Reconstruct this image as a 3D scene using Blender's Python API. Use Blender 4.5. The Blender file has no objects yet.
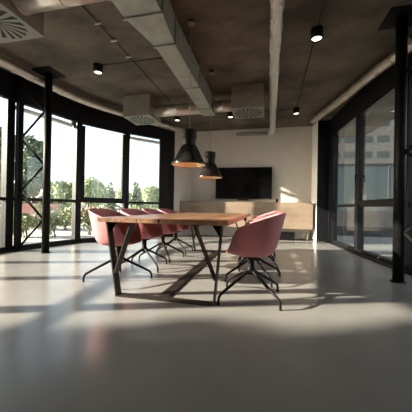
import bpy, bmesh, math, random
import numpy as np
from mathutils import Vector, Matrix
PI = math.pi
R = math.radians
rnd = random.Random(7)
scn = bpy.context.scene
COL = scn.collection
CEIL = 3.25
YAW = R(13)

# ------------------------------------------------------------------ materials
def new_mat(name):
    m = bpy.data.materials.new(name); m.use_nodes = True
    nt = m.node_tree
    return m, nt, nt.nodes['Principled BSDF']

def mat(name, col, rough=.5, metal=0., noise=0., nscale=8., bump=0., bscale=40., coat=0., spec=.5):
    m, nt, b = new_mat(name)
    b.inputs['Specular IOR Level'].default_value = spec
    b.inputs['Roughness'].default_value = rough
    b.inputs['Metallic'].default_value = metal
    b.inputs['Base Color'].default_value = (*col, 1)
    b.inputs['Coat Weight'].default_value = coat
    tc = nt.nodes.new('ShaderNodeTexCoord')
    n = nt.nodes.new('ShaderNodeTexNoise'); n.inputs['Scale'].default_value = nscale; n.inputs['Detail'].default_value = 5
    nt.links.new(tc.outputs['Object'], n.inputs['Vector'])
    r = nt.nodes.new('ShaderNodeValToRGB')
    k = max(noise, .03)
    r.color_ramp.elements[0].position = .3; r.color_ramp.elements[1].position = .7
    r.color_ramp.elements[0].color = (*[c*(1-k) for c in col], 1)
    r.color_ramp.elements[1].color = (*[min(1, c*(1+k)) for c in col], 1)
    nt.links.new(n.outputs['Fac'], r.inputs['Fac']); nt.links.new(r.outputs['Color'], b.inputs['Base Color'])
    if bump:
        n2 = nt.nodes.new('ShaderNodeTexNoise'); n2.inputs['Scale'].default_value = bscale; n2.inputs['Detail'].default_value = 4
        nt.links.new(tc.outputs['Object'], n2.inputs['Vector'])
        bp = nt.nodes.new('ShaderNodeBump'); bp.inputs['Strength'].default_value = bump; bp.inputs['Distance'].default_value = .01
        nt.links.new(n2.outputs['Fac'], bp.inputs['Height']); nt.links.new(bp.outputs['Normal'], b.inputs['Normal'])
    return m

M = {}
M['black'] = mat('black_steel', (.006, .006, .006), .5, .0, .1, spec=.12)
M['frame'] = mat('window_frame_paint', (.006, .006, .008), .45, 0, .1, spec=.2)
M['brown_steel'] = mat('raw_dark_steel', (.022, .017, .014), .45, .2, .3, 12, spec=.3)
M['pink'] = mat('pink_shell', (.50, .17, .185), .55, 0, .06, 30, .15, 300)
M['wall'] = mat('beige_plaster', (.62, .56, .50), .8, 0, .04, 3, .2, 60)
M['white_wall'] = mat('pale_plaster', (.78, .75, .70), .7, 0, .03, 3)
M['duct'] = mat('galvanised_duct', (.33, .35, .31), .5, .45, .18, 5)
M['box'] = mat('diffuser_box', (.25, .225, .19), .55, .2, .1, 6)
M['grille'] = mat('diffuser_plate', (.22, .22, .20), .5, .1, .03)
M['slot'] = mat('diffuser_slot', (.008, .008, .008), .7)
M['screen'] = mat('tv_screen', (.004, .004, .005), .12)
M['bezel'] = mat('tv_bezel', (.008, .008, .009), .4)
M['lamp_black'] = mat('pendant_enamel', (.012, .011, .010), .22, 0, .1)
M['plastic'] = mat('black_plastic', (.010, .010, .010), .5, spec=.25)
M['wire'] = mat('cable_grey', (.25, .22, .20), .5)
M['clip'] = mat('white_clip', (.6, .6, .58), .5)
M['chrome'] = mat('chrome', (.6, .6, .6), .2, 1)
M['roller'] = mat('roller_screen', (.55, .55, .52), .6)
M['pinkwall'] = mat('faded_red_wall', (.62, .30, .27), .8, 0, .2, 2)
M['leaf'] = mat('leaf_green', (.22, .28, .14), .6, 0, .5, 1.5)
M['leaf_dark'] = mat('leaf_dark', (.15, .19, .12), .6, 0, .5, 1.5)
M['leaf_pale'] = mat('leaf_pale', (.36, .42, .24), .6, 0, .4, 1.)  # pale tone also carries the outdoor haze, put into the leaf colour
M['flower'] = mat('flower_pink', (.65, .15, .16), .6, 0, .3, 3)
M['bark'] = mat('bark', (.10, .07, .05), .8, 0, .3, 10)
M['gravel'] = mat('pale_gravel', (.45, .44, .40), .9, 0, .3, 3)
M['house'] = mat('house_plaster', (.65, .6, .55), .8)
M['roof'] = mat('roof_tile', (.35, .16, .12), .8, 0, .3, 4)
M['facade'] = mat('facade_white', (.16, .16, .155), .7, 0, .08, 1)
M['facade_blue'] = mat('facade_bluegrey', (.020, .029, .034), .35, 0, .15, .5)
M['facade_far'] = mat('far_facade_grey', (.035, .036, .036), .7, 0, .08, 1)
M['dark_glass'] = mat('dark_window_glass', (.012, .018, .02), .25)
M['paver'] = mat('terrace_paver', (.20, .19, .18), .8, 0, .12, 2)

def glass():
    m, nt, b = new_mat('window_glass'); nt.nodes.remove(b)
    out = nt.nodes['Material Output']
    t = nt.nodes.new('ShaderNodeBsdfTransparent'); t.inputs['Color'].default_value = (.93, .96, .95, 1)
    g = nt.nodes.new('ShaderNodeBsdfGlossy'); g.inputs['Roughness'].default_value = 0.0
    # reflectance by viewing angle, the same on both faces of the pane
    ge = nt.nodes.new('ShaderNodeNewGeometry')
    dt = nt.nodes.new('ShaderNodeVectorMath'); dt.operation = 'DOT_PRODUCT'
    nt.links.new(ge.outputs['Incoming'], dt.inputs[0]); nt.links.new(ge.outputs['Normal'], dt.inputs[1])
    ab = nt.nodes.new('ShaderNodeMath'); ab.operation = 'ABSOLUTE'; nt.links.new(dt.outputs['Value'], ab.inputs[0])
    om = nt.nodes.new('ShaderNodeMath'); om.operation = 'SUBTRACT'; om.inputs[0].default_value = 1; nt.links.new(ab.outputs[0], om.inputs[1])
    pw_ = nt.nodes.new('ShaderNodeMath'); pw_.operation = 'POWER'; pw_.inputs[1].default_value = 5; nt.links.new(om.outputs[0], pw_.inputs[0])
    f = nt.nodes.new('ShaderNodeMath'); f.operation = 'MULTIPLY_ADD'; f.inputs[1].default_value = .96; f.inputs[2].default_value = .04; nt.links.new(pw_.outputs[0], f.inputs[0])
    mx = nt.nodes.new('ShaderNodeMixShader')
    nt.links.new(f.outputs[0], mx.inputs[0]); nt.links.new(t.outputs[0], mx.inputs[1]); nt.links.new(g.outputs[0], mx.inputs[2])
    nt.links.new(mx.outputs[0], out.inputs['Surface'])
    return m
M['glass'] = glass()

def emit(name, col, s):
    m, nt, b = new_mat(name)
    b.inputs['Base Color'].default_value = (*col, 1)
    b.inputs['Emission Color'].default_value = (*col, 1); b.inputs['Emission Strength'].default_value = s
    return m
M['led'] = emit('spot_led', (1, .90, .75), 5)
M['bulb'] = emit('pendant_bulb', (1, .76, .48), 3.0)
M['copper'] = mat('copper_inner', (.85, .62, .36), .4, .5, .05)

def concrete_floor():
    m, nt, b = new_mat('polished_concrete')
    N = nt.nodes; L = nt.links
    tc = N.new('ShaderNodeTexCoord')
    n = N.new('ShaderNodeTexNoise'); n.inputs['Scale'].default_value = .9; n.inputs['Detail'].default_value = 7; n.inputs['Roughness'].default_value = .6
    L.new(tc.outputs['Object'], n.inputs['Vector'])
    r = N.new('ShaderNodeValToRGB'); r.color_ramp.elements[0].position = .3; r.color_ramp.elements[1].position = .72
    r.color_ramp.elements[0].color = (.205, .200, .193, 1); r.color_ramp.elements[1].color = (.285, .275, .260, 1)
    L.new(n.outputs['Fac'], r.inputs['Fac']); L.new(r.outputs['Color'], b.inputs['Base Color'])
    n2 = N.new('ShaderNodeTexNoise'); n2.inputs['Scale'].default_value = 2.2; n2.inputs['Detail'].default_value = 4
    L.new(tc.outputs['Object'], n2.inputs['Vector'])
    mr = N.new('ShaderNodeMapRange'); mr.inputs['To Min'].default_value = .16; mr.inputs['To Max'].default_value = .30
    L.new(n2.outputs['Fac'], mr.inputs['Value']); L.new(mr.outputs['Result'], b.inputs['Roughness'])
    bp = N.new('ShaderNodeBump'); bp.inputs['Strength'].default_value = .04; bp.inputs['Distance'].default_value = .02
    L.new(n2.outputs['Fac'], bp.inputs['Height']); L.new(bp.outputs['Normal'], b.inputs['Normal'])
    return m
M['floor'] = concrete_floor()

def concrete_ceiling():
    m, nt, b = new_mat('board_formed_concrete')
    N = nt.nodes; L = nt.links
    b.inputs['Roughness'].default_value = .75
    tc = N.new('ShaderNodeTexCoord')
    mp = N.new('ShaderNodeMapping'); mp.inputs['Scale'].default_value = (.8, 1.7, 1); mp.inputs['Rotation'].default_value = (0, 0, R(8))
    L.new(tc.outputs['Object'], mp.inputs['Vector'])
    n = N.new('ShaderNodeTexNoise'); n.inputs['Scale'].default_value = 1.6; n.inputs['Detail'].default_value = 8; n.inputs['Roughness'].default_value = .65
    L.new(mp.outputs[0], n.inputs['Vector'])
    n3 = N.new('ShaderNodeTexNoise'); n3.inputs['Scale'].default_value = 1.1; n3.inputs['Detail'].default_value = 6
    L.new(tc.outputs['Object'], n3.inputs['Vector'])
    ad = N.new('ShaderNodeMath'); ad.operation = 'MULTIPLY_ADD'; ad.inputs[1].default_value = .5
    hf = N.new('ShaderNodeMath'); hf.operation = 'MULTIPLY'; hf.inputs[1].default_value = .5
    L.new(n3.outputs['Fac'], hf.inputs[0]); L.new(n.outputs['Fac'], ad.inputs[0]); L.new(hf.outputs[0], ad.inputs[2])
    r = N.new('ShaderNodeValToRGB'); r.color_ramp.elements[0].position = .40; r.color_ramp.elements[1].position = .60
    r.color_ramp.elements[0].color = (.046, .037, .027, 1); r.color_ramp.elements[1].color = (.145, .117, .087, 1)
    L.new(ad.outputs[0], r.inputs['Fac']); L.new(r.outputs['Color'], b.inputs['Base Color'])
    bp = N.new('ShaderNodeBump'); bp.inputs['Strength'].default_value = .35; bp.inputs['Distance'].default_value = .02
    L.new(n.outputs['Fac'], bp.inputs['Height']); L.new(bp.outputs['Normal'], b.inputs['Normal'])
    return m
M['ceiling'] = concrete_ceiling()

def wood(name, c0, c1, board, along='y', rough=.45, streak=9):
    m, nt, b = new_mat(name)
    N = nt.nodes; L = nt.links
    b.inputs['Roughness'].default_value = rough
    tc = N.new('ShaderNodeTexCoord')
    mp = N.new('ShaderNodeMapping')
    mp.inputs['Scale'].default_value = (streak, 1.0, streak) if along == 'y' else (1.0, streak, streak)
    L.new(tc.outputs['Object'], mp.inputs['Vector'])
    n = N.new('ShaderNodeTexNoise'); n.inputs['Scale'].default_value = 2.0; n.inputs['Detail'].default_value = 7
    n.inputs['Distortion'].default_value = .6
    L.new(mp.outputs[0], n.inputs['Vector'])
    r = N.new('ShaderNodeValToRGB'); r.color_ramp.elements[0].position = .3; r.color_ramp.elements[1].position = .7
    r.color_ramp.elements[0].color = (*c0, 1); r.color_ramp.elements[1].color = (*c1, 1)
    L.new(n.outputs['Fac'], r.inputs['Fac'])
    col = r.outputs['Color']
    if board:
        sx = N.new('ShaderNodeSeparateXYZ'); L.new(tc.outputs['Object'], sx.inputs[0])
        dv = N.new('ShaderNodeMath'); dv.operation = 'DIVIDE'; dv.inputs[1].default_value = board
        L.new(sx.outputs['X' if along == 'y' else 'Z'], dv.inputs[0])
        fl = N.new('ShaderNodeMath'); fl.operation = 'FLOOR'; L.new(dv.outputs[0], fl.inputs[0])
        wn = N.new('ShaderNodeTexWhiteNoise'); wn.noise_dimensions = '1D'; L.new(fl.outputs[0], wn.inputs['W'])
        mr = N.new('ShaderNodeMapRange'); mr.inputs['To Min'].default_value = .65; mr.inputs['To Max'].default_value = 1.25
        L.new(wn.outputs['Value'], mr.inputs['Value'])
        vm = N.new('ShaderNodeVectorMath'); vm.operation = 'SCALE'
        L.new(col, vm.inputs[0]); L.new(mr.outputs[0], vm.inputs['Scale']); col = vm.outputs[0]
    L.new(col, b.inputs['Base Color'])
    return m
M['table_wood'] = wood('walnut_boards', (.17, .075, .036), (.40, .215, .115), .22, 'y', .38)
M['plywood'] = wood('osb_board', (.18, .13, .092), (.27, .20, .15), 0, 'x', .55, 3)

def foil():
    m, nt, b = new_mat('foil_pipe')
    N = nt.nodes; L = nt.links
    b.inputs['Base Color'].default_value = (.74, .73, .70, 1); b.inputs['Metallic'].default_value = .8; b.inputs['Roughness'].default_value = .3
    tc = N.new('ShaderNodeTexCoord')
    n = N.new('ShaderNodeTexNoise'); n.inputs['Scale'].default_value = 14; n.inputs['Detail'].default_value = 5
    L.new(tc.outputs['Object'], n.inputs['Vector'])
    bp = N.new('ShaderNodeBump'); bp.inputs['Strength'].default_value = .9; bp.inputs['Distance'].default_value = .03
    L.new(n.outputs['Fac'], bp.inputs['Height']); L.new(bp.outputs['Normal'], b.inputs['Normal'])
    return m
M['foil'] = foil()
M['pipe'] = mat('spiral_pipe', (.62, .56, .50), .3, .75, .12, 8, .35, 18)

# ------------------------------------------------------------------ mesh builder
class MB:
    def __init__(s): s.bm = bmesh.new(); s.mi = 0
    def face(s, vs, smooth=False):
        try:
            f = s.bm.faces.new(vs); f.material_index = s.mi; f.smooth = smooth; return f
        except ValueError: return None
    def box(s, x0, x1, y0, y1, z0, z1, mx=None):
        p = [Vector((x, y, z)) for x in (x0, x1) for y in (y0, y1) for z in (z0, z1)]
        if mx is not None: p = [mx @ q for q in p]
        v = [s.bm.verts.new(q) for q in p]
        for q in ((0, 1, 3, 2), (4, 6, 7, 5), (0, 4, 5, 1), (2, 3, 7, 6), (0, 2, 6, 4), (1, 5, 7, 3)): s.face([v[i] for i in q])
        return s
    def bar(s, a, b, w, t, side=(0, 1, 0)):
        """flat bar a->b ; w across 'side', t in the remaining direction"""
        a = Vector(a); b = Vector(b); d = (b-a).normalized(); sd = Vector(side)
        sd = (sd - d*sd.dot(d)).normalized(); n = d.cross(sd)
        v = []
        for p in (a, b):
            for i, j in ((-1, -1), (1, -1), (1, 1), (-1, 1)): v.append(s.bm.verts.new(p + sd*w/2*i + n*t/2*j))
        s.face([v[3], v[2], v[1], v[0]]); s.face(v[4:8])
        for i in range(4): s.face([v[i], v[(i+1) % 4], v[4+(i+1) % 4], v[4+i]])
        return s
    def tube(s, pts, r, n=12, caps=True):
        pts = [Vector(p) for p in pts]; rr = r if isinstance(r, (list, tuple)) else [r]*len(pts)
        rings = []; up = None
        for i, p in enumerate(pts):
            d = (pts[min(i+1, len(pts)-1)] - pts[max(i-1, 0)]).normalized()
            if up is None:
                up = Vector((0, 0, 1)) if abs(d.z) < .9 else Vector((1, 0, 0))
            x = (up - d*up.dot(d)).normalized(); y = d.cross(x); up = x
            rings.append([s.bm.verts.new(p + (x*math.cos(2*PI*k/n) + y*math.sin(2*PI*k/n))*rr[i]) for k in range(n)])
        for a, b in zip(rings, rings[1:]):
            for k in range(n): s.face([a[k], a[(k+1) % n], b[(k+1) % n], b[k]], True)
        if caps: s.face(rings[0][::-1]); s.face(rings[-1])
        return s
    def lathe(s, prof, c=(0, 0, 0), n=32, closed=False):
        rings = []
        for (r, z) in prof:
            if r < 1e-6: rings.append([s.bm.verts.new((c[0], c[1], c[2]+z))])
            else: rings.append([s.bm.verts.new((c[0]+r*math.cos(2*PI*k/n), c[1]+r*math.sin(2*PI*k/n), c[2]+z)) for k in range(n)])
        prs = list(zip(rings, rings[1:]))
        for a, b in prs:
            for k in range(n):
                if len(a) == 1 and len(b) == 1: continue
                if len(a) == 1: s.face([a[0], b[k], b[(k+1) % n]], True)
                elif len(b) == 1: s.face([a[k], a[(k+1) % n], b[0]], True)
                else: s.face([a[k], a[(k+1) % n], b[(k+1) % n], b[k]], True)
        return s
    def prism(s, poly, z0, z1):
        a = [s.bm.verts.new((x, y, z0)) for x, y in poly]; b = [s.bm.verts.new((x, y, z1)) for x, y in poly]
        s.face(a[::-1]); s.face(b); n = len(poly)
        for i in range(n): s.face([a[i], a[(i+1) % n], b[(i+1) % n], b[i]])
        return s
    def seg(s, p0, p1, z0, z1, t, off=0.):
        """upright slab along p0->p1, thickness t centred at lateral offset off (left of direction = +)"""
        p0 = Vector((*p0, 0)); p1 = Vector((*p1, 0)); d = (p1-p0).normalized(); n = Vector((-d.y, d.x, 0))
        q = [p0+n*(off-t/2), p1+n*(off-t/2), p1+n*(off+t/2), p0+n*(off+t/2)]
        return s.prism([(v.x, v.y) for v in q], z0, z1)
    def build(s, name, mats, parent=None, bevel=0., loc=None, fix=True):
        if fix: bmesh.ops.recalc_face_normals(s.bm, faces=s.bm.faces)
        me = bpy.data.meshes.new(name); s.bm.to_mesh(me); s.bm.free()
        for m in (mats if isinstance(mats, (list, tuple)) else [mats]): me.materials.append(m)
        o = bpy.data.objects.new(name, me); COL.objects.link(o)
        if parent: o.parent = parent
        if loc: o.location = loc
        if bevel:
            bv = o.modifiers.new('bevel', 'BEVEL'); bv.width = bevel; bv.segments = 2; bv.limit_method = 'ANGLE'
        return o

def tag(o, label, cat, group=None, kind=None):
    o['label'] = label; o['category'] = cat
    if group: o['group'] = group
    if kind: o['kind'] = kind
    return o
def thing(name, label, cat, loc=(0, 0, 0), rz=0, group=None):
    o = bpy.data.objects.new(name, None); COL.objects.link(o); o.empty_display_size = .1
    o.location = loc; o.rotation_euler = (0, 0, rz)
    return tag(o, label, cat, group)
def struct(o, label=None):
    o['kind'] = 'structure'
    if label: o['label'] = label
    return o
def copy_tree(o, parent=None):
    c = o.copy(); COL.objects.link(c)
    if parent: c.parent = parent
    for ch in list(o.children): copy_tree(ch, c)
    return c
def plan(X, Z):          # distance to the right / ahead of the photographer's spot -> room plan
    return (math.cos(YAW)*X - math.sin(YAW)*Z, math.sin(YAW)*X + math.cos(YAW)*Z)

# ------------------------------------------------------------------ room shell
LG = [(-4.25, -.10), (-4.45, .90), (-4.57, 1.90), (-4.63, 2.85), (-4.61, 3.93), (-4.27, 5.32), (-3.63, 6.35), (-2.76, 7.32)]   # left glazing, near to far
RG = [(2.32, 1.7), (2.12, 3.0), (1.93, 4.35), (1.765, 5.93), (1.60, 7.64)]
V_BACK = 8.1
outline = [(-4.0, -3.2)] + LG + [(-2.39, V_BACK), (1.22, V_BACK), (1.29, 7.64)] + RG[::-1] + [(2.62, -3.2)]
def offset(poly, d):
    n = len(poly); out = []
    for i in range(n):
        a = Vector(poly[i-1]); b = Vector(poly[i]); c = Vector(poly[(i+1) % n])
        e1 = (b-a).normalized(); e2 = (c-b).normalized()
        n1 = Vector((-e1.y, e1.x)); n2 = Vector((-e2.y, e2.x))
        k = (n1+n2).normalized(); k = k/max(.4, k.dot(n1))
        out.append(tuple(b + k*d))
    return out
big = offset(outline, .14)
struct(MB().prism(big, -.12, 0).build('floor', M['floor']), 'polished grey concrete floor')
struct(MB().prism(big, CEIL, CEIL+.22).build('ceiling', M['ceiling']), 'brown board-marked concrete ceiling')
def wall(name, p0, p1, m, z0=0, z1=CEIL, t=.14, off=.07, label=None):
    return struct(MB().seg(p0, p1, z0, z1, t, off).build(name, m), label)
wall('wall_back', (-2.39, V_BACK), (1.22, V_BACK), M['wall'], label='beige plaster back wall behind the television')
wall('wall_back_left', (-2.70, 7.42), (-2.39, V_BACK), M['wall'], label='short angled wall beside the far left window')
wall('wall_back_right', (1.22, V_BACK), (1.288, 7.645), M['white_wall'], t=.1, off=.05, label='narrow pale end wall at the right of the cabinets')
wall('wall_right_end', (1.295, 7.64), (1.62, 7.64), M['frame'], t=.1, off=.05, label='black panel closing the right glazing')
wall('wall_left', (-4.0, -3.2), LG[0], M['wall'])
wall('wall_right', RG[0], (2.62, -3.2), M['wall'])
wall('wall_rear', (2.62, -3.2), (-4.0, -3.2), M['wall'])

ZG = 2.785; ZT = .93
bays = []
def window(n, p0, p1, sash, lab, h0=.07):
    e = bpy.data.objects.new('window_%d' % n, None); COL.objects.link(e)
    e['kind'] = 'structure'; e['label'] = lab
    a = Vector((*p0, 0)); b = Vector((*p1, 0)); d = (b-a).normalized(); e.location = a
    ang = math.atan2(d.y, d.x); e.rotation_euler = (0, 0, ang); L = (b-a).length
    m = MB()
    h = .07
    m.box(0, L, -.01, .10, 0, .085)                                   # bottom rail
    m.box(0, L, 0, .09, ZT, ZT+.06)                                   # transom
    m.box(0, L, -.01, .10, ZG, ZG+.02)
    m.box(0, h0, -.02, .11, .085, ZG); m.box(L-h, L, -.02, .11, .085, ZG)
    m.build('window_frame', M['frame'], e, .004)
    if sash:
        s = MB(); f = .065; z0 = ZT+.06; z1 = ZG
        s.box(h, L-h, -.03, .05, z0, z0+f); s.box(h, L-h, -.03, .05, z1-.03, z1)
        s.box(h, h+f, -.03, .05, z0+f, z1-f); s.box(L-h-f, L-h, -.03, .05, z0+f, z1-f)
        so = s.build('window_sash', M['frame'], e, .004)
        k = MB(); k.box(h+.02, h+.045, -.075, -.03, 1.52, 1.56); k.box(h+.02, h+.045, -.09, -.07, 1.42, 1.56)
        k.build('window_handle', M['black'], so)
        i = h+f
        MB().box(i, L-i, .006, .014, z0+f, z1-.03).build('window_pane', M['glass'], e)
    else:
        MB().box(h0, L-h, .036, .044, ZT+.06, ZG).build('window_pane', M['glass'], e)
    MB().box(h0, L-h, .036, .044, .085, ZT).build('window_pane', M['glass'], e)
    return e
n = 1
for i in range(len(LG)-1):
    window(n, LG[i], LG[i+1], i == 5, 'tall black-framed window bay number %d of the left glazing from the camera side' % (i+1)); n += 1
rr = RG[::-1]
for i in range(len(rr)-1):
    window(n, rr[i], rr[i+1], i == 1, 'tall black-framed window bay of the right glazing, bay %d from the back wall' % (i+1), .30 if i == 0 else .07); n += 1
for i, ps in enumerate((LG, rr)):
    m = MB()
    for a, b in zip(ps, ps[1:]): m.seg(a, b, ZG+.02, CEIL, .13, .045)
    struct(m.build('trim_%d' % (i+1), M['frame']), ('black header band above the left glazing', 'black header band above the right glazing')[i])
    m = MB()
    for a, b in zip(ps, ps[1:]): m.seg(a, b, 0, .03, .07, -.055)
    struct(m.build('trim_%d' % (i+3), M['frame']), ('black floor sill of the left glazing', 'black floor sill of the right glazing')[i])
# black wide corner post at far left
struct(MB().prism([(-2.98, 7.0), (-2.78, 7.14), (-2.68, 7.40), (-2.74, 7.5), (-3.06, 7.14)], 0, CEIL).build('trim_5', M['frame']), 'wide black corner post at the far left')

# rolled outside screens under the header
for i, lab in ((4, 'rolled grey sun screen above the window left of the round column'), (6, 'rolled grey sun screen above the window nearest the back wall')):
    a = Vector((*LG[i], 0)); b = Vector((*LG[i+1], 0)); d = (b-a).normalized(); nn = Vector((-d.y, d.x, 0))
    m = MB(); m.tube([a+d*.08+nn*.17+Vector((0, 0, 2.715)), b-d*.08+nn*.17+Vector((0, 0, 2.715))], .045, 12)
    for q in (a+d*.09, b-d*.09):
        c = q+nn*.135; m.box(c.x-.02, c.x+.02, c.y-.05, c.y+.05, 2.70, 2.80)
    tag(m.build('roller_screen', M['roller']), lab, 'roller blind', 'rolled screens outside the left windows')

# unseen screen added outside the nearest left bay, blocking sun on the front chair
a = Vector((*LG[0], 0)); b = Vector((*LG[1], 0)); d = (b-a).normalized(); nn = Vector((-d.y, d.x, 0))
t = thing('roller_screen', 'added unseen grey screen blocking sun outside the nearest left window', 'roller blind', a+nn*.17+Vector((0, 0, 2.715)), math.atan2(d.y, d.x), 'rolled screens outside the left windows')
L_ = (b-a).length
MB().tube([(.02, 0, 0), (L_-.02, 0, 0)], .045, 12).build('roller_tube', M['roller'], t)
MB().box(.03, L_-.03, .043, .046, -.72, 0).build('sun_block_cloth', M['roller'], t)
MB().box(.03, L_-.03, .035, .055, -.75, -.72).build('hem_bar', M['duct'], t)
for x in (.03, L_-.03): MB().box(x-.02, x+.02, -.05, .05, 0, .09).build('bracket', M['duct'], t)

# ------------------------------------------------------------------ table
tb = thing('conference_table', 'long wooden board conference table on bent dark steel frames', 'table', (-.955, 3.775, 0))
TZ = .755
W2 = .632; L2 = 1.525
m = MB()
for k in range(6):                                  # boards with hairline gaps, slightly uneven ends
    x0 = -W2 + k*(2*W2/6); x1 = x0 + 2*W2/6 - .002
    m.box(x0, x1, -L2-rnd.uniform(0, .012), L2+rnd.uniform(0, .012), TZ-.042, TZ)
m.build('tabletop', M['table_wood'], tb, .004)
ZB = TZ-.042
def end_frame(y, sgn):
    e = MB()
    e.box(-.455, .515, y-.045, y+.045, 0, .012)
    e.build('floor_bar', M['brown_steel'], tb)
    for s in (-1, 1):
        foot = (s*.475+.03, y, .006); top = (s*.565, y, ZB)
        q = MB(); q.bar(foot, top, .09, .013, (0, 1, 0)); q.build('leg', M['brown_steel'], tb)
        jt = (s*(.475+.09*.31)+.02, y, .225)
        q = MB(); q.bar((jt[0]-s*.012, y, .225), (s*.31, y, ZB), .09, .013, (0, 1, 0)); q.build('leg', M['brown_steel'], tb)
        g = MB()
        xs = [(s*.56, ZB), (s*.47, ZB), (s*.553, ZB-.12)]
        a = [g.bm.verts.new((x, y-.004, z)) for x, z in xs]; b = [g.bm.verts.new((x, y+.004, z)) for x, z in xs]
        g.face(a); g.face(b[::-1])
        for i in range(3): g.face([a[i], a[(i+1) % 3], b[(i+1) % 3], b[i]])
        g.build('bracket', M['black'], tb)
end_frame(-1.435, 1); end_frame(1.375, -1)
MB().box(-.055, .055, -1.39, 1.33, 0, .012).build('stretcher', M['brown_steel'], tb)

# ------------------------------------------------------------------ chair
def shell_mesh():
    m = MB(); bm = m.bm
    NA, NT = 56, 14
    def sm(x): x = max(0, min(1, x)); return x*x*(3-2*x)
    grid = []
    c = bm.verts.new((0, .0, .418))
    for i in range(NA):
        a = 2*PI*i/NA                      # a=0 front (+Y), PI back
        f = math.cos(a)                    # 1 front, -1 back
        sx, sy = math.sin(a), math.cos(a)
        e = 2.6
        rs = 1/((abs(sx)/.295)**e + (abs(sy)/(.265 if sy < 0 else .245))**e)**(1/e)
        t = (1-f)/2                        # 0 front .. 1 back
        rimz = .450 + .225*sm((t-.09)/.27) + .158*min(1, max(0, (t-.22)/.70))**1.15
        lean = .055*sm((t-.6)/.4)
        rim = rs*(.97+.05*sm((t-.1)/.3)) + lean
        col = []
        wallf = sm((t-.06)/.3)
        P0 = (0, .418); P1 = (rs*.74, .405+.012*(1-wallf)); P2 = (rs*(.86+.10*wallf)-.01, .418+.02*(1-wallf)); P3 = (rim, rimz)
        P2b = (rs*(.91+.02*wallf), .43+.10*wallf)
        for j in range(1, NT+1):
            u = j/NT
            # quartic bezier
            pts = [P0, P1, P2, P2b, P3]
            w = [math.comb(4, k)*u**k*(1-u)**(4-k) for k in range(5)]
            r = sum(w[k]*pts[k][0] for k in range(5)); z = sum(w[k]*pts[k][1] for k in range(5))
            col.append(bm.verts.new((sx*r, sy*r, z)))
        grid.append(col)
    for i in range(NA):
        A = grid[i]; B = grid[(i+1) % NA]
        m.face([c, B[0], A[0]], True)
        for j in range(NT-1): m.face([A[j], B[j], B[j+1], A[j+1]], True)
    return m
def make_chair():
    root = thing('shell_armchair', '', 'chair')
    sh = shell_mesh().build('seat_shell', M['pink'], root)
    so = sh.modifiers.new('solid', 'SOLIDIFY'); so.thickness = .013; so.offset = -1
    sh.modifiers.new('sub', 'SUBSURF').render_levels = 1
    m = MB(); m.lathe([(0, .405), (.085, .405), (.085, .393), (.034, .388), (.033, .30), (.040, .28), (.042, .235), (.025, .222), (0, .222)], n=20)
    m.build('swivel_column', M['black'], root)
    for k in range(4):
        a = PI/4 + k*PI/2
        c, s = math.cos(a), math.sin(a)
        P = [(.012, .268), (.04, .254), (.09, .228), (.30, .118), (.358, .084), (.376, .058), (.38, .03), (.38, .008)]
        l = MB().tube([(r*c, r*s, z) for r, z in P], [.017, .0165, .0155, .0135, .0125, .012, .0115, .0115], 10).build('leg', M['black'], root)
        MB().lathe([(0, 0), (.014, 0), (.014, .008), (.011, .012), (0, .012)], (.38*c, .38*s, 0), 12).build('foot_glide', M['plastic'], l)
    return root
proto = make_chair()
spots = [(-1.69, 2.82, -PI/2+.08, 'pink armchair on the left side of the table, nearest the camera'),
         (-1.70, 3.50, -PI/2-.05, 'pink armchair second from the camera in the row along the left side of the table'),
         (-1.695, 4.17, -PI/2+.06, 'pink armchair third from the camera in the row along the left side of the table'),
         (-1.69, 4.80, -PI/2-.03, 'pink armchair on the left side of the table, farthest from the camera'),
         (-.148, 2.63, PI/2-.03, 'pink armchair at the right front corner of the table, seen side-on with sunlit backrest'),
         (-.15, 3.33, PI/2+.04, 'pink armchair on the right side of the table, directly behind the large front one'),
         (-.14, 4.02, PI/2-.04, 'pink armchair on the right side of the table, third from the camera and mostly hidden'),
         (-.14, 4.70, PI/2+.03, 'pink armchair on the right side of the table, farthest from the camera and mostly hidden')]
star = [R(-22), R(12), R(-10), R(5), R(2), R(-14), R(8), R(-5)]
for i, (x, y, a, lab) in enumerate(spots):
    o = proto if i == 0 else copy_tree(proto)
    o.location = (x, y, 0); o.rotation_euler = (0, 0, a)
    for ch in o.children:                    # the star base swivels on its own under the shell
        if ch.name.startswith('leg'): ch.rotation_euler = (0, 0, star[i])
    tag(o, lab, 'chair', 'pink armchairs around the table')

# ------------------------------------------------------------------ pendants
def make_pendant():
    r = thing('pendant_lamp', '', 'lamp')
    # origin at rim centre
    m = MB(); m.lathe([(.217, 0), (.222, .006), (.217, .016), (.19, .05), (.165, .10), (.14, .155), (.118, .20), (.098, .235), (.088, .25)], n=40)
    s = m.build('lamp_shade', M['lamp_black'], r)
    sd = s.modifiers.new('solid', 'SOLIDIFY'); sd.thickness = .003; sd.offset = 1
    m = MB(); m.lathe([(.212, .002), (.186, .05), (.161, .10), (.136, .155), (.114, .20), (.094, .235), (.07, .262), (0, .262)], n=40)
    m.build('reflector', M['copper'], r)
    m = MB(); m.lathe([(.086, .25), (.086, .33), (.088, .333), (.094, .335), (.094, .438), (.088, .445), (.02, .447), (0, .447)], n=32)
    m.lathe([(.086, .25), (.0, .25)], n=32)
    for k in range(4): m.lathe([(.094, .345+k*.022), (.097, .349+k*.022), (.097, .357+k*.022), (.094, .361+k*.022)], n=32)
    m.build('lamp_housing', M['plastic'], r)
    m = MB(); m.lathe([(0, .10), (.03, .11), (.045, .14), (.04, .18), (.02, .21), (.02, .262), (0, .262)], n=20)
    m.build('bulb', M['bulb'], r)
    return r
pen = make_pendant()
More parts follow.
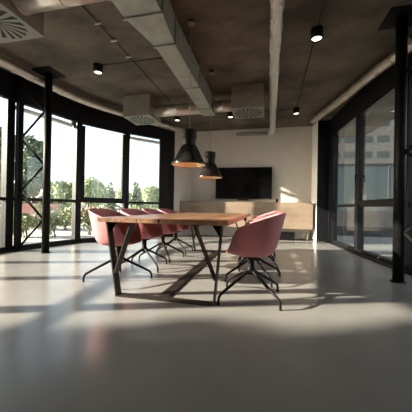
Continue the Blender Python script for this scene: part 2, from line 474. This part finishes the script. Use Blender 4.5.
for i, (x, y, z, lab) in enumerate([(-.99, 3.27, 1.405, 'large black bell pendant lamp with copper inside, the nearer of the two'),
                                    (-.985, 4.52, 1.385, 'black bell pendant lamp with copper inside, the farther one in front of the television')]):
    o = pen if i == 0 else copy_tree(pen)
    o.location = (x, y, z); tag(o, lab, 'lamp', 'pendant lamps over the table')
    m = MB(); m.tube([(0, 0, .445), (0, 0, CEIL-z-.02)], .0035, 8); m.build('cord', M['wire'], o)
    m = MB(); m.lathe([(0, -.035), (.045, -.035), (.05, -.025), (.05, 0), (0, 0)], (0, 0, CEIL-z), 24); m.build('ceiling_canopy', M['box'], o)

# ------------------------------------------------------------------ ceiling spots and conduits
def make_spot():
    r = thing('ceiling_spotlight', '', 'spotlight')
    m = MB(); m.lathe([(0, 0), (.078, 0), (.078, -.135), (.068, -.135), (.064, -.11)], n=28); m.lathe([(.064, -.11), (0, -.11)], n=28)
    m.build('housing', M['plastic'], r)
    MB().lathe([(0, -.118), (.062, -.118), (.062, -.111), (0, -.111)], n=28).build('lens', M['led'], r)
    return r
sp = make_spot()
for i, (x, y, lab) in enumerate([(-2.84, 3.97, 'black cylinder ceiling spotlight alone on the left, above the nearest chairs'),
                                 (.60, 3.74, 'black cylinder ceiling spotlight, nearest and largest one on the right'),
                                 (.63, 6.60, 'black cylinder ceiling spotlight on the right near the back wall'),
                                 (-.93, 6.58, 'black cylinder ceiling spotlight just left of the right air diffuser'),
                                 (-2.33, 6.58, 'black cylinder ceiling spotlight above the nearer pendant lamp by the back wall')]):
    o = sp if i == 0 else copy_tree(sp)
    o.location = (x, y, CEIL-.001); tag(o, lab, 'spotlight', 'ceiling spotlights')
    ld = bpy.data.lights.new('spot_beam', 'SPOT'); ld.energy = 14; ld.color = (1, .86, .68); ld.spot_size = R(75); ld.spot_blend = .6; ld.shadow_soft_size = .05
    lo = bpy.data.objects.new('spot_beam', ld); COL.objects.link(lo); lo.parent = o; lo.location = (0, 0, -.15)
def conduit(pts, lab, clips=()):
    t = thing('ceiling_conduit', lab, 'conduit', (pts[0][0], pts[0][1], CEIL), 0, 'ceiling conduits')
    ps = [(x-pts[0][0], y-pts[0][1], -.012) for x, y in pts]
    MB().tube(ps, .006, 8).build('tube', M['plastic'], t)
    for x, y in clips:
        q = MB().box(-.05, .05, -.009, .009, -.028, -.001); q.build('clip', M['clip'], t, .002, (x-pts[0][0], y-pts[0][1], 0))
conduit([(.60, .5), (.60, 3.65)], 'thin black conduit running to the large right spotlight')
conduit([(.60, 3.83), (.635, 6.51)], 'thin black conduit between the two right-hand spotlights')
conduit([(-.84, 6.58), (.54, 6.6)], 'thin black conduit crossing the ceiling behind the right air diffuser')
conduit([(-2.24, 6.58), (-1.02, 6.58)], 'thin black conduit between the two spotlights by the back wall')
conduit([(-2.18, 2.45), (-2.18, 6.0)], 'thin dark conduit with pale clips left of the rectangular duct', [(-2.18, 3.03), (-2.18, 3.4), (-2.18, 3.82)])
conduit([(-2.75, 3.97), (-1.40, 3.95)], 'thin dark conduit from the left spotlight to the rectangular duct')

# ------------------------------------------------------------------ air handling
def cassette(x, y, lab):
    t = thing('air_diffuser', lab, 'air diffuser', (x, y, 2.80), 0, 'square ceiling air diffusers')
    s = .31
    MB().box(-s, s, -s, s, .012, CEIL-2.80).build('plenum_box', M['box'], t, .004)
    m = MB(); m.box(-s-.004, s+.004, -s-.004, s+.004, 0, .012)
    m.mi = 1
    for k in range(34):
        a = 2*PI*k/34; rings = ((.035, .27),) if k % 2 == 0 else ((.12, .285),)
        for (r0, r1) in rings:
            b = a + .30
            d = Vector((math.cos(a), math.sin(a), 0)); e = Vector((math.cos(b), math.sin(b), 0))
            p0 = d*r0; p1 = p0 + e*(r1-r0)
            nrm = Vector((-(p1-p0).y, (p1-p0).x, 0)).normalized(); w0 = .0025+.014*r0/.28; w1 = .0135
            m.face([m.bm.verts.new((q.x, q.y, -.0015)) for q in (p0-nrm*w0, p1-nrm*w1, p1+nrm*w1, p0+nrm*w0)])
    m.build('swirl_grille', [M['grille'], M['slot']], t)
    return t
cassette(-2.85, 2.24, 'square ceiling air diffuser with swirl slots in the near left corner')
cassette(-2.77, 5.50, 'square ceiling air diffuser with swirl slots by the far left windows')
cassette(-.41, 5.46, 'square ceiling air diffuser with swirl slots above the television')
def ring_pipe(a, b, r, lab, m_='pipe', name='ventilation_pipe', grp='round ventilation pipes between duct and diffusers'):
    a = Vector(a); b = Vector(b); L = (b-a).length
    t = thing(name, lab, 'pipe', a, 0, grp)
    MB().tube([(0, 0, 0), b-a], r, 28).build('tube', M[m_], t)
    k = max(2, int(L/.55))
    for i in range(k+1):
        c = (b-a)*(.02+.96*i/k); d = (b-a).normalized()*.012
        MB().tube([c-d, c+d], r+.008, 28).build('joint_ring', M[m_], t)
    return t
ring_pipe((-2.455, 5.50, 2.985), (-1.395, 5.50, 2.985), .125, 'round metal pipe from the far left air diffuser to the duct')
ring_pipe((-1.11, 5.48, 2.985), (-.725, 5.48, 2.985), .115, 'short round metal pipe from the duct to the air diffuser above the television')
ring_pipe((-2.535, 2.24, 2.985), (-1.51, 2.24, 2.985), .125, 'round metal pipe from the near left air diffuser to the duct')
dt = thing('air_duct', 'large grey rectangular sheet-metal duct narrowing towards the back', 'duct', (-1.27, 3, 2.85))
def frustum(y0, a0, a1, y1, b0, b1, z0, z1):
    m = MB(); v = []
    for (y, x0, x1) in ((y0, a0, a1), (y1, b0, b1)):
        v.append([m.bm.verts.new((x, y, z)) for x, z in ((x0, z0), (x1, z0), (x1, z1), (x0, z1))])
    m.face(v[0]); m.face(v[1][::-1])
    for i in range(4): m.face([v[0][i], v[0][(i+1) % 4], v[1][(i+1) % 4], v[1][i]])
    return m
DH = .34
frustum(-3.2, -.23, .19, -.47, -.23, .19, 0, DH).build('wide_section', M['duct'], dt)
frustum(-.47, -.23, .19, .05, -.12, .14, 0, DH).build('reducer', M['duct'], dt)
frustum(.05, -.12, .14, 1.25, -.12, .14, 0, DH).build('narrow_section', M['duct'], dt)
frustum(1.25, -.12, .14, 2.62, -.12, .14, 0, DH).build('narrow_section', M['duct'], dt)
for y, x0, x1 in ((-1.6, -.23, .19), (-.47, -.23, .19), (.05, -.12, .14), (1.25, -.12, .14), (2.2, -.12, .14)):
    MB().box(x0-.018, x1+.018, y-.014, y+.014, -.018, DH+.018).build('flange', M['duct'], dt)
for y in (-1.1, 2.0, .8):
    w = .13 if y > 0 else .2
    q = MB(); q.box(-.01, .01, y-.012, y+.012, DH, CEIL-2.85); q.build('hanger', M['duct'], dt)

def smooth_pts(pts, n=6):
    out = []
    P = [Vector(p) for p in pts]; P = [P[0]*2-P[1]] + P + [P[-1]*2-P[-2]]
    for i in range(1, len(P)-2):
        for k in range(n):
            t = k/n
            out.append(.5*((2*P[i]) + (-P[i-1]+P[i+1])*t + (2*P[i-1]-5*P[i]+4*P[i+1]-P[i+2])*t*t + (-P[i-1]+3*P[i]-3*P[i+1]+P[i+2])*t**3))
    out.append(P[-2]); return out
def long_pipe(pts, r, lab, m_, rings=True):
    t = thing('ceiling_pipe', lab, 'pipe', pts[0])
    P = [Vector(p)-Vector(pts[0]) for p in smooth_pts(pts, 8)]
    MB().tube(P, r, 24).build('tube', M[m_], t)
    if rings:
        for i in range(2, len(P)-2, 3):
            d = (P[i+1]-P[i-1]).normalized()*.01
            MB().tube([P[i]-d, P[i]+d], r+.006, 24).build('joint_ring', M[m_], t)
    for i in range(5, len(P)-3, 12):
        c = P[i]; MB().box(-.008, .008, -.008, .008, r-.01, CEIL-pts[0][2]).build('hanger', M['wire'], t, 0, c)
    return t
ZP = 3.11
long_pipe([(-3.95, .3, ZP), (-4.08, 1.6, ZP), (-4.12, 2.6, ZP), (-4.11, 3.34, ZP), (-4.03, 4.13, ZP), (-3.87, 4.96, ZP), (-3.45, 5.82, ZP), (-3.05, 6.5, ZP), (-2.78, 6.95, ZP), (-2.62, 7.25, ZP)], .077,
          'long round metal pipe curving along the top of the left windows', 'pipe')
long_pipe([(1.09, 7.15, ZP), (1.30, 6.4, ZP), (1.50, 5.55, ZP), (1.72, 4.6, ZP), (1.93, 3.85, ZP), (2.05, 2.6, ZP), (2.2, 1.2, ZP)], .077,
          'long round metal pipe running along the top of the right windows', 'pipe')
# foil pipe with the elbow at the back wall
t = thing('insulated_pipe', 'crumpled silver foil-wrapped pipe running the length of the ceiling', 'pipe', (.065, .2, 3.05))
P = [(0, 0, 0), (0, 2.5, 0), (.01, 5, 0), (.035, 7.2, 0), (.04, 7.6, 0)]
P2 = []
for a, b in zip(P, P[1:]):
    for k in range(28): P2.append(Vector(a).lerp(Vector(b), k/28))
P2.append(Vector(P[-1]))
el = [Vector((.04-.11*(1-math.cos(q)), 7.6+.11*math.sin(q), 0)) for q in [PI/2*j/5 for j in range(1, 6)]]
P2 += el
rad = [.07+rnd.uniform(-.004, .004) for _ in P2]
q = MB().tube(P2, rad, 20)
for v in q.bm.verts: v.co += Vector((rnd.uniform(-1, 1), rnd.uniform(-1, 1), rnd.uniform(-1, 1)))*.008
for f in q.bm.faces: f.smooth = False
q.build('straight_run', M['foil'], t)
MB().tube([el[-1], el[-1]+Vector((-.92, 0, 0))], .052, 20).build('wall_run', M['grille'], t)
for y in (1.5, 4.0, 6.5): MB().box(-.008, .012, y-.01, y+.01, .06, CEIL-3.05).build('hanger', M['wire'], t)

# ------------------------------------------------------------------ steel truss columns
def truss(c, post, lab, tilt=0):
    t = thing('truss_column', lab, 'column', (c[0], c[1], 0), 0, 'black steel truss columns')
    p = Vector((post[0]-c[0], post[1]-c[1], 0)); d = p.normalized()
    MB().tube([(0, 0, .012), (0, 0, CEIL-.02)], .062, 28).build('round_pole', M['black'], t)
    a = math.atan2(d.y, d.x); q = MB(); q.box(-.19, .19, -.19, .19, CEIL-.02, CEIL-.001); o = q.build('top_plate', M['black'], t); 
    MB().lathe([(0, 0), (.085, 0), (.085, .012), (0, .012)], n=28).build('base_plate', M['black'], t)
    q = MB(); mx = Matrix.Translation(p) @ Matrix.Rotation(a, 4, 'Z'); q.box(-.035, .035, -.05, .05, 0, CEIL-.001, mx); q.build('square_post', M['black'], t)
    zs = [.06, .60, 1.09, 1.58, 2.08, 2.57, 3.05]
    for i in range(6):
        A = p-d*.03 if i % 2 == 0 else d*.055; B = d*.055 if i % 2 == 0 else p-d*.03
        MB().tube([(A.x, A.y, zs[i]), (B.x, B.y, zs[i+1])], .02, 10).build('brace', M['black'], t)
truss((-3.88, 4.02), (-4.50, 4.02), 'black steel truss column in front of the left windows')
truss((1.57, 3.70), (2.03, 3.25), 'black steel truss column in front of the right windows')

# ------------------------------------------------------------------ back wall furniture
tv = thing('television', 'large black flat television hanging on the beige back wall', 'television', (-.72, V_BACK, 1.61))
W = .84; H = .475
MB().box(-.3, .3, -.045, 0, -.2, .2).build('wall_mount', M['black'], tv)
MB().box(-W, W, -.095, -.045, -H, H).build('casing', M['bezel'], tv, .006)
MB().box(-W+.014, W-.014, -.0965, -.095, -H+.03, H-.014).build('screen', M['screen'], tv)
MB().box(-.16, .16, -.10, -.05, -H-.03, -H).build('sensor_bar', M['bezel'], tv, .004)
nx = 4; x0 = -2.26; x1 = 1.205; w = (x1-x0)/nx
labs = ['plywood wall cabinet at the left end of the row, in shade', 'plywood wall cabinet below the left part of the television',
        'plywood wall cabinet below the right part of the television', 'plywood wall cabinet at the right end of the row, above the black box']
for i in range(nx):
    t = thing('wall_cabinet', labs[i], 'cabinet', (x0+w*(i+.5), V_BACK, .31), 0, 'plywood cabinets along the back wall')
    h = w/2-.001
    MB().box(-h, h, -.43, -.001, 0, .73).build('cabinet_body', M['plywood'], t)
    MB().box(-h+.002, h-.002, -.45, -.431, .004, .726).build('cabinet_door', M['plywood'], t, .002)
# left filler panel to the angled wall: end cabinet is trimmed against it
t = thing('wall_cabinet', 'narrow plywood end cabinet fitted against the angled wall beside the black corner post', 'cabinet', (-2.38, V_BACK, .31), 0, 'plywood cabinets along the back wall')
MB().prism([(-.19, -.43), (.119, -.43), (.119, -.002), (-.004, -.002)], 0, .73).build('cabinet_body', M['plywood'], t)
MB().box(-.195, .117, -.45, -.431, .004, .726).build('cabinet_door', M['plywood'], t, .002)
# things under and on the cabinets
def ob(name, lab, cat, x, y, z): return thing(name, lab, cat, (x, y, z))
t = ob('storage_box', 'low black box on the floor under the right end cabinet', 'box', .52, 7.74, 0)
MB().box(-.25, .22, -.12, .12, 0, .19).build('box_body', M['black'], t, .01); MB().box(-.26, .23, -.13, .13, .19, .22).build('lid', M['black'], t, .006)
t = ob('power_strip', 'small dark power strip with cables at the right under the cabinets', 'power strip', 1.0, 7.76, 0)
MB().box(-.12, .12, -.03, .03, 0, .04).build('strip_body', M['plastic'], t, .006)
for k in range(3):
    x = -.08+k*.08
    MB().tube(smooth_pts([(x, 0, .04), (x+.01, -.03, .12), (x+.03, .05, .2), (x-.02, .2, .24), (x, .33, .15)], 5), .006, 8).build('cable', M['wire'], t)
    MB().box(x-.018, x+.018, -.015, .015, .04, .07).build('plug', M['clip'], t, .003)
t = ob('camera_speaker', 'small black speaker standing on the cabinets at the right of the television', 'speaker', .26, 7.82, 1.04)
MB().lathe([(0, 0), (.035, 0), (.035, .09), (.028, .105), (0, .108)], n=20).build('speaker_body', M['plastic'], t)

# ------------------------------------------------------------------ outside
tag(MB().box(-60, 60, -40, 90, -.4, -.14).build('ground', M['gravel']), 'pale gravel ground around the building', 'ground', kind='structure')
GZ = -.14
def leaves(n, blobs, size, rs):
    g = np.random.RandomState(rs); vs = []; fs = []
    tot = sum(b[3]*b[4]*b[5] for b in blobs)
    for (cx, cy, cz, rx, ry, rz) in blobs:
        k = int(n*rx*ry*rz/tot)+20
        d = g.normal(size=(k, 3)); d /= np.linalg.norm(d, axis=1)[:, None]
        r = g.uniform(.45, 1, size=(k, 1))**.6
        p = d*r*np.array([rx, ry, rz]) + np.array([cx, cy, cz])
        a = g.normal(size=(k, 3)); a /= np.linalg.norm(a, axis=1)[:, None]
        b = np.cross(a, g.normal(size=(k, 3))); b /= np.linalg.norm(b, axis=1)[:, None]
        s = size*g.uniform(.6, 1.3, size=(k, 1))
        q = np.stack([p-a*s, p-b*s*.5, p+a*s, p+b*s*.5], 1).reshape(-1, 3)
        base = len(vs); vs += q.tolist()
        fs += [(base+4*i, base+4*i+1, base+4*i+2, base+4*i+3) for i in range(k)]
    return vs, fs
def foliage(name, n, blobs, size, mt, rs, parent=None):
    vs, fs = leaves(n, blobs, size, rs)
    me = bpy.data.meshes.new(name); me.from_pydata(vs, [], fs); me.materials.append(mt)
    o = bpy.data.objects.new(name, me); COL.objects.link(o)
    if parent: o.parent = parent
    return o
def tree(X, Z, top, w, lab, mt, rs, n=2600, size=.16, low=.3, grp='trees outside the left windows'):
    x, y = plan(X, Z); t = thing('tree', lab, 'tree', (x, y, GZ), 0, grp)
    g = random.Random(rs); H_ = top-GZ; blobs = [(0, 0, H_*.62, w*.6, w*.6, H_*.3)]
    for k in range(9):
        a = g.uniform(0, 2*PI); f = g.uniform(low, .9)
        blobs.append((math.cos(a)*w*.5*(1.1-f*.6), math.sin(a)*w*.5*(1.1-f*.6), H_*f, w*.38, w*.38, H_*.13))
    foliage('crown', n, blobs, size, mt, rs, t)
    m = MB(); m.tube([(0, 0, 0), (.03, .02, H_*.35), (-.02, 0, H_*.75)], [.1, .08, .03], 10)
    for k in range(4):
        a = k*1.6; m.tube([(0, 0, H_*(.35+.06*k)), (math.cos(a)*w*.4, math.sin(a)*w*.4, H_*(.5+.07*k))], [.04, .015], 8)
    m.build('trunk', M['bark'], t)
def shade_tree(x, y, top, w, lab, rs, n):
    global plan
    keep = plan; plan = lambda X, Z: (x, y)
    tree(0, 0, top, w, lab, M['leaf'], rs, n, .17, .2, 'garden trees to the left of the building'); plan = keep
def cypress(X, Z, top, w, lab, rs):
    x, y = plan(X, Z); t = thing('cypress', lab, 'tree', (x, y, GZ), 0, 'cypresses outside the left windows'); H_ = top-GZ
    foliage('crown', 1500, [(0, 0, H_*f, w*s, w*s, H_*.2) for f, s in ((.2, .8), (.4, 1), (.6, .8), (.8, .45))], .12, M['leaf_dark'], rs, t)
    MB().tube([(0, 0, 0), (0, 0, H_*.8)], [.1, .03], 8).build('trunk', M['bark'], t)
def pxX(px, Z): return (px-206)/266*Z
tree(pxX(-8, 11), 11, 4.1, 1.3, 'dense dark tree at the far left edge of the windows', M['leaf_dark'], 1, 4200)
tree(pxX(33, 14), 14, 4.3, 1.05, 'tall dark green tree seen between the left column and its post', M['leaf_dark'], 2, 3400, .14, .15)
tree(pxX(66, 17), 17, 2.5, 1.1, 'low pale green tree just right of the left column', M['leaf_pale'], 3)
tree(pxX(54, 22), 22, 2.9, 1.3, 'small green tree close behind the left column', M['leaf'], 13)
tree(pxX(88, 26), 26, 3.7, 1.6, 'round green tree at the left of the middle window', M['leaf_pale'], 4)
tree(pxX(98, 38), 38, 4.3, 2.4, 'broad hazy tree in the middle window', M['leaf_pale'], 5, 2600, .25)
tree(pxX(124, 48), 48, 3.8, 2.6, 'hazy tree behind the mullion of the middle window', M['leaf_pale'], 14, 2200, .25)
tree(pxX(152, 32), 32, 3.6, 1.9, 'rounded pale tree in the window nearest the back wall', M['leaf_pale'], 6, 2600, .2)
tree(pxX(141, 60), 60, 4.7, 2.8, 'distant hazy tree beside the right cypress', M['leaf_pale'], 15, 2200, .25)
cypress(pxX(110, 24), 24, 3.1, .55, 'slim dark cypress in the middle window', 7)
cypress(pxX(136, 24), 24, 3.2, .6, 'slim dark cypress in the window nearest the back wall', 8)
def shrub(X, Z, h, w, lab, rs, fl=False):
    x, y = plan(X, Z); t = thing('flowering_shrub' if fl else 'shrub', lab, 'shrub', (x, y, GZ), 0, 'shrubs outside the left windows'); g = random.Random(rs)
    bl = [(g.uniform(-w, w)*.6, g.uniform(-.3, .3), h*g.uniform(.35, .75), w*.45, .3, h*.32) for _ in range(6)]
    foliage('leaves', 1100, bl, .06, M['leaf'] if rs % 2 else M['leaf_pale'], rs, t)
    if fl: foliage('blossoms', 110, bl, .035, M['flower'], rs+50, t)
    m = MB()
    for k in range(5): m.tube([(g.uniform(-.1, .1), 0, 0), (g.uniform(-w, w)*.5, 0, h*.6)], [.015, .006], 6)
    m.build('stems', M['bark'], t)
sh = [(1, 7.0, .95, .4), (25, 8.2, .8, .35), (40, 10.5, 1.05, .5), (54, 8.3, .85, .42), (66, 10.6, 1.0, .48), (90, 9.0, 1.0, .42), (102, 10.6, .95, .45), (114, 12.2, 1.05, .5), (131, 10.8, 1.0, .45), (143, 12.6, 1.05, .5), (156, 14.2, 1.1, .55)]
wh = ['at the left edge of the windows', 'between the truss column and its post', 'directly behind the round column', 'just right of the round column', 'left of the first wide mullion',
      'under the middle window at its left', 'in the middle of the middle window', 'at the right of the middle window', 'at the left of the far window', 'in the middle of the far window', 'at the right of the far window']
for i, (px, Z, h, w_) in enumerate(sh):
    fl = i in (1, 2, 3, 5, 6); shrub(pxX(px, Z), Z, h, w_, ('green shrub with pink blossoms ' if fl else 'leafy green shrub ') + wh[i] + ', outdoors', 20+i, fl)
def slab(name, X0, Z0, X1, Z1, z0, z1, th, mt, parent=None, off=0.):
    a = plan(X0, Z0); b = plan(X1, Z1); return MB().seg(a, b, z0, z1, th, off).build(name, mt, parent)
t = slab('garden_wall', pxX(18, 12.3), 12.3, pxX(64, 13.2), 13.2, GZ, .90, .25, M['pinkwall']); tag(t, 'low faded red garden wall outside behind the left column', 'wall')
t = slab('gate_post', pxX(72.5, 9.9), 9.9, pxX(75.5, 9.9), 9.9, GZ, .86, .12, M['house']); tag(t, 'pale gate post outside, just left of the first wide mullion', 'post')
hs = thing('house', 'pale low house with a grey roof far outside the middle window', 'house', (*plan(pxX(112, 66), 66), GZ), YAW)
MB().box(-5.5, 5.5, -2, 2, 0, 2.6).build('house_wall', M['house'], hs)
q = MB(); v = [q.bm.verts.new(p) for p in ((-5.8, -2.2, 2.6), (5.8, -2.2, 2.6), (5.8, 2.2, 2.6), (-5.8, 2.2, 2.6), (-5.8, 0, 3.7), (5.8, 0, 3.7))]
for f in ((0, 1, 5, 4), (2, 3, 4, 5), (0, 4, 3), (1, 2, 5), (0, 3, 2, 1)): q.face([v[i] for i in f])
q.build('roof', M['facade'], hs)

shade_tree(-12.5, -3.45, 6.2, 1.7, 'leafy garden tree left of the building, shading the near floor', 41, 2600)
shade_tree(-16, -5.0, 7.4, 1.8, 'taller leafy garden tree behind the shading one', 42, 2600)

# right side: terrace, parapet, opposite building
ter = MB().prism([(1.75, 7.75), (2.05, 4.7), (2.5, 2.0), (2.8, -1), (9, -1), (9, 12), (1.4, 12), (1.4, 8.3)], -.139, -.02).build('terrace', M['paver']); struct(ter, 'pale paved terrace outside the right windows')
struct(MB().prism([(2.5, 1.7), (3.6, 1.7), (3.4, 5.5), (3.0, 9.6), (1.85, 9.6), (1.85, 7.7), (2.05, 5.8), (2.2, 4.35)], CEIL, CEIL+.22).build('trim_6', M['ceiling']), 'concrete canopy outside the right windows')
pw = thing('parapet_wall', 'low white ribbed terrace wall outside the right windows', 'wall', (0, 0, 0))
slab('dark_base', 2.9, 9.6, 9.2, 8.2, -.02, .30, .22, M['facade_blue'], pw)
slab('white_panel', 2.9, 9.6, 9.2, 8.2, .30, .86, .18, M['facade'], pw)
for k in range(5):
    slab('rib', 2.9, 9.6, 9.2, 8.2, .36+k*.1, .38+k*.1, .20, M['facade'], pw)
bd = thing('office_building', 'grey office building with rows of windows beyond the right windows', 'building', (*plan(24, 29), GZ), YAW-R(10))
MB().box(-18, 22, 0, 10, 0, 6.2).build('lower_facade', M['facade_blue'], bd)
MB().box(-18, 22, -.3, 10, 6.2, 20).build('upper_facade', M['facade_far'], bd)
for r_ in range(3):
    for k in range(22):
        x = -17+k*1.7; z = 6.85+r_*1.75
        f = MB().box(x, x+1.15, -.34, -.301, z, z+.7).build('window_opening', M['dark_glass'], bd)
for k in range(14): MB().box(-17.8+k*2.8, -17.72+k*2.8, -.06, -.001, 0, 6.1).build('facade_mullion', M['facade_far'], bd)

# ------------------------------------------------------------------ light
w = bpy.data.worlds.new('sky'); scn.world = w; w.use_nodes = True
nt = w.node_tree; bg = nt.nodes['Background']
sky = nt.nodes.new('ShaderNodeTexSky'); sky.sky_type = 'NISHITA'; sky.sun_disc = False
EL = 17.6; AZ = (.94, .34)
sky.sun_elevation = R(EL); sky.sun_rotation = math.atan2(-AZ[0], -AZ[1]); sky.air_density = 1.0; sky.dust_density = 2.0; sky.ozone_density = 1.0
hsv = nt.nodes.new('ShaderNodeHueSaturation'); hsv.inputs['Saturation'].default_value = .55
nt.links.new(sky.outputs[0], hsv.inputs['Color']); nt.links.new(hsv.outputs[0], bg.inputs[0]); bg.inputs[1].default_value = .60
sd = bpy.data.lights.new('sun', 'SUN'); sd.energy = 29; sd.angle = R(.9); sd.color = (1, .86, .70)
so = bpy.data.objects.new('sun', sd); COL.objects.link(so); so.location = (-12, -4, 8)
dirv = Vector((AZ[0]*math.cos(R(EL)), AZ[1]*math.cos(R(EL)), -math.sin(R(EL))))
so.rotation_euler = dirv.to_track_quat('-Z', 'Y').to_euler()

# ------------------------------------------------------------------ camera
cd = bpy.data.cameras.new('camera'); cam = bpy.data.objects.new('camera', cd); COL.objects.link(cam)
cd.sensor_width = 36; cd.lens = 36*266/412; cd.clip_start = .05; cd.clip_end = 300
cam.matrix_world = Matrix.Translation((0, 0, .87)) @ Matrix.Rotation(YAW, 4, 'Z') @ Matrix.Rotation(R(90.26), 4, 'X') @ Matrix.Rotation(R(1.0), 4, 'Z')
scn.camera = cam
vs = scn.view_settings; vs.view_transform = 'Standard'; vs.look = 'None'; vs.gamma = 1; vs.use_curve_mapping = False; vs.exposure = 0.0
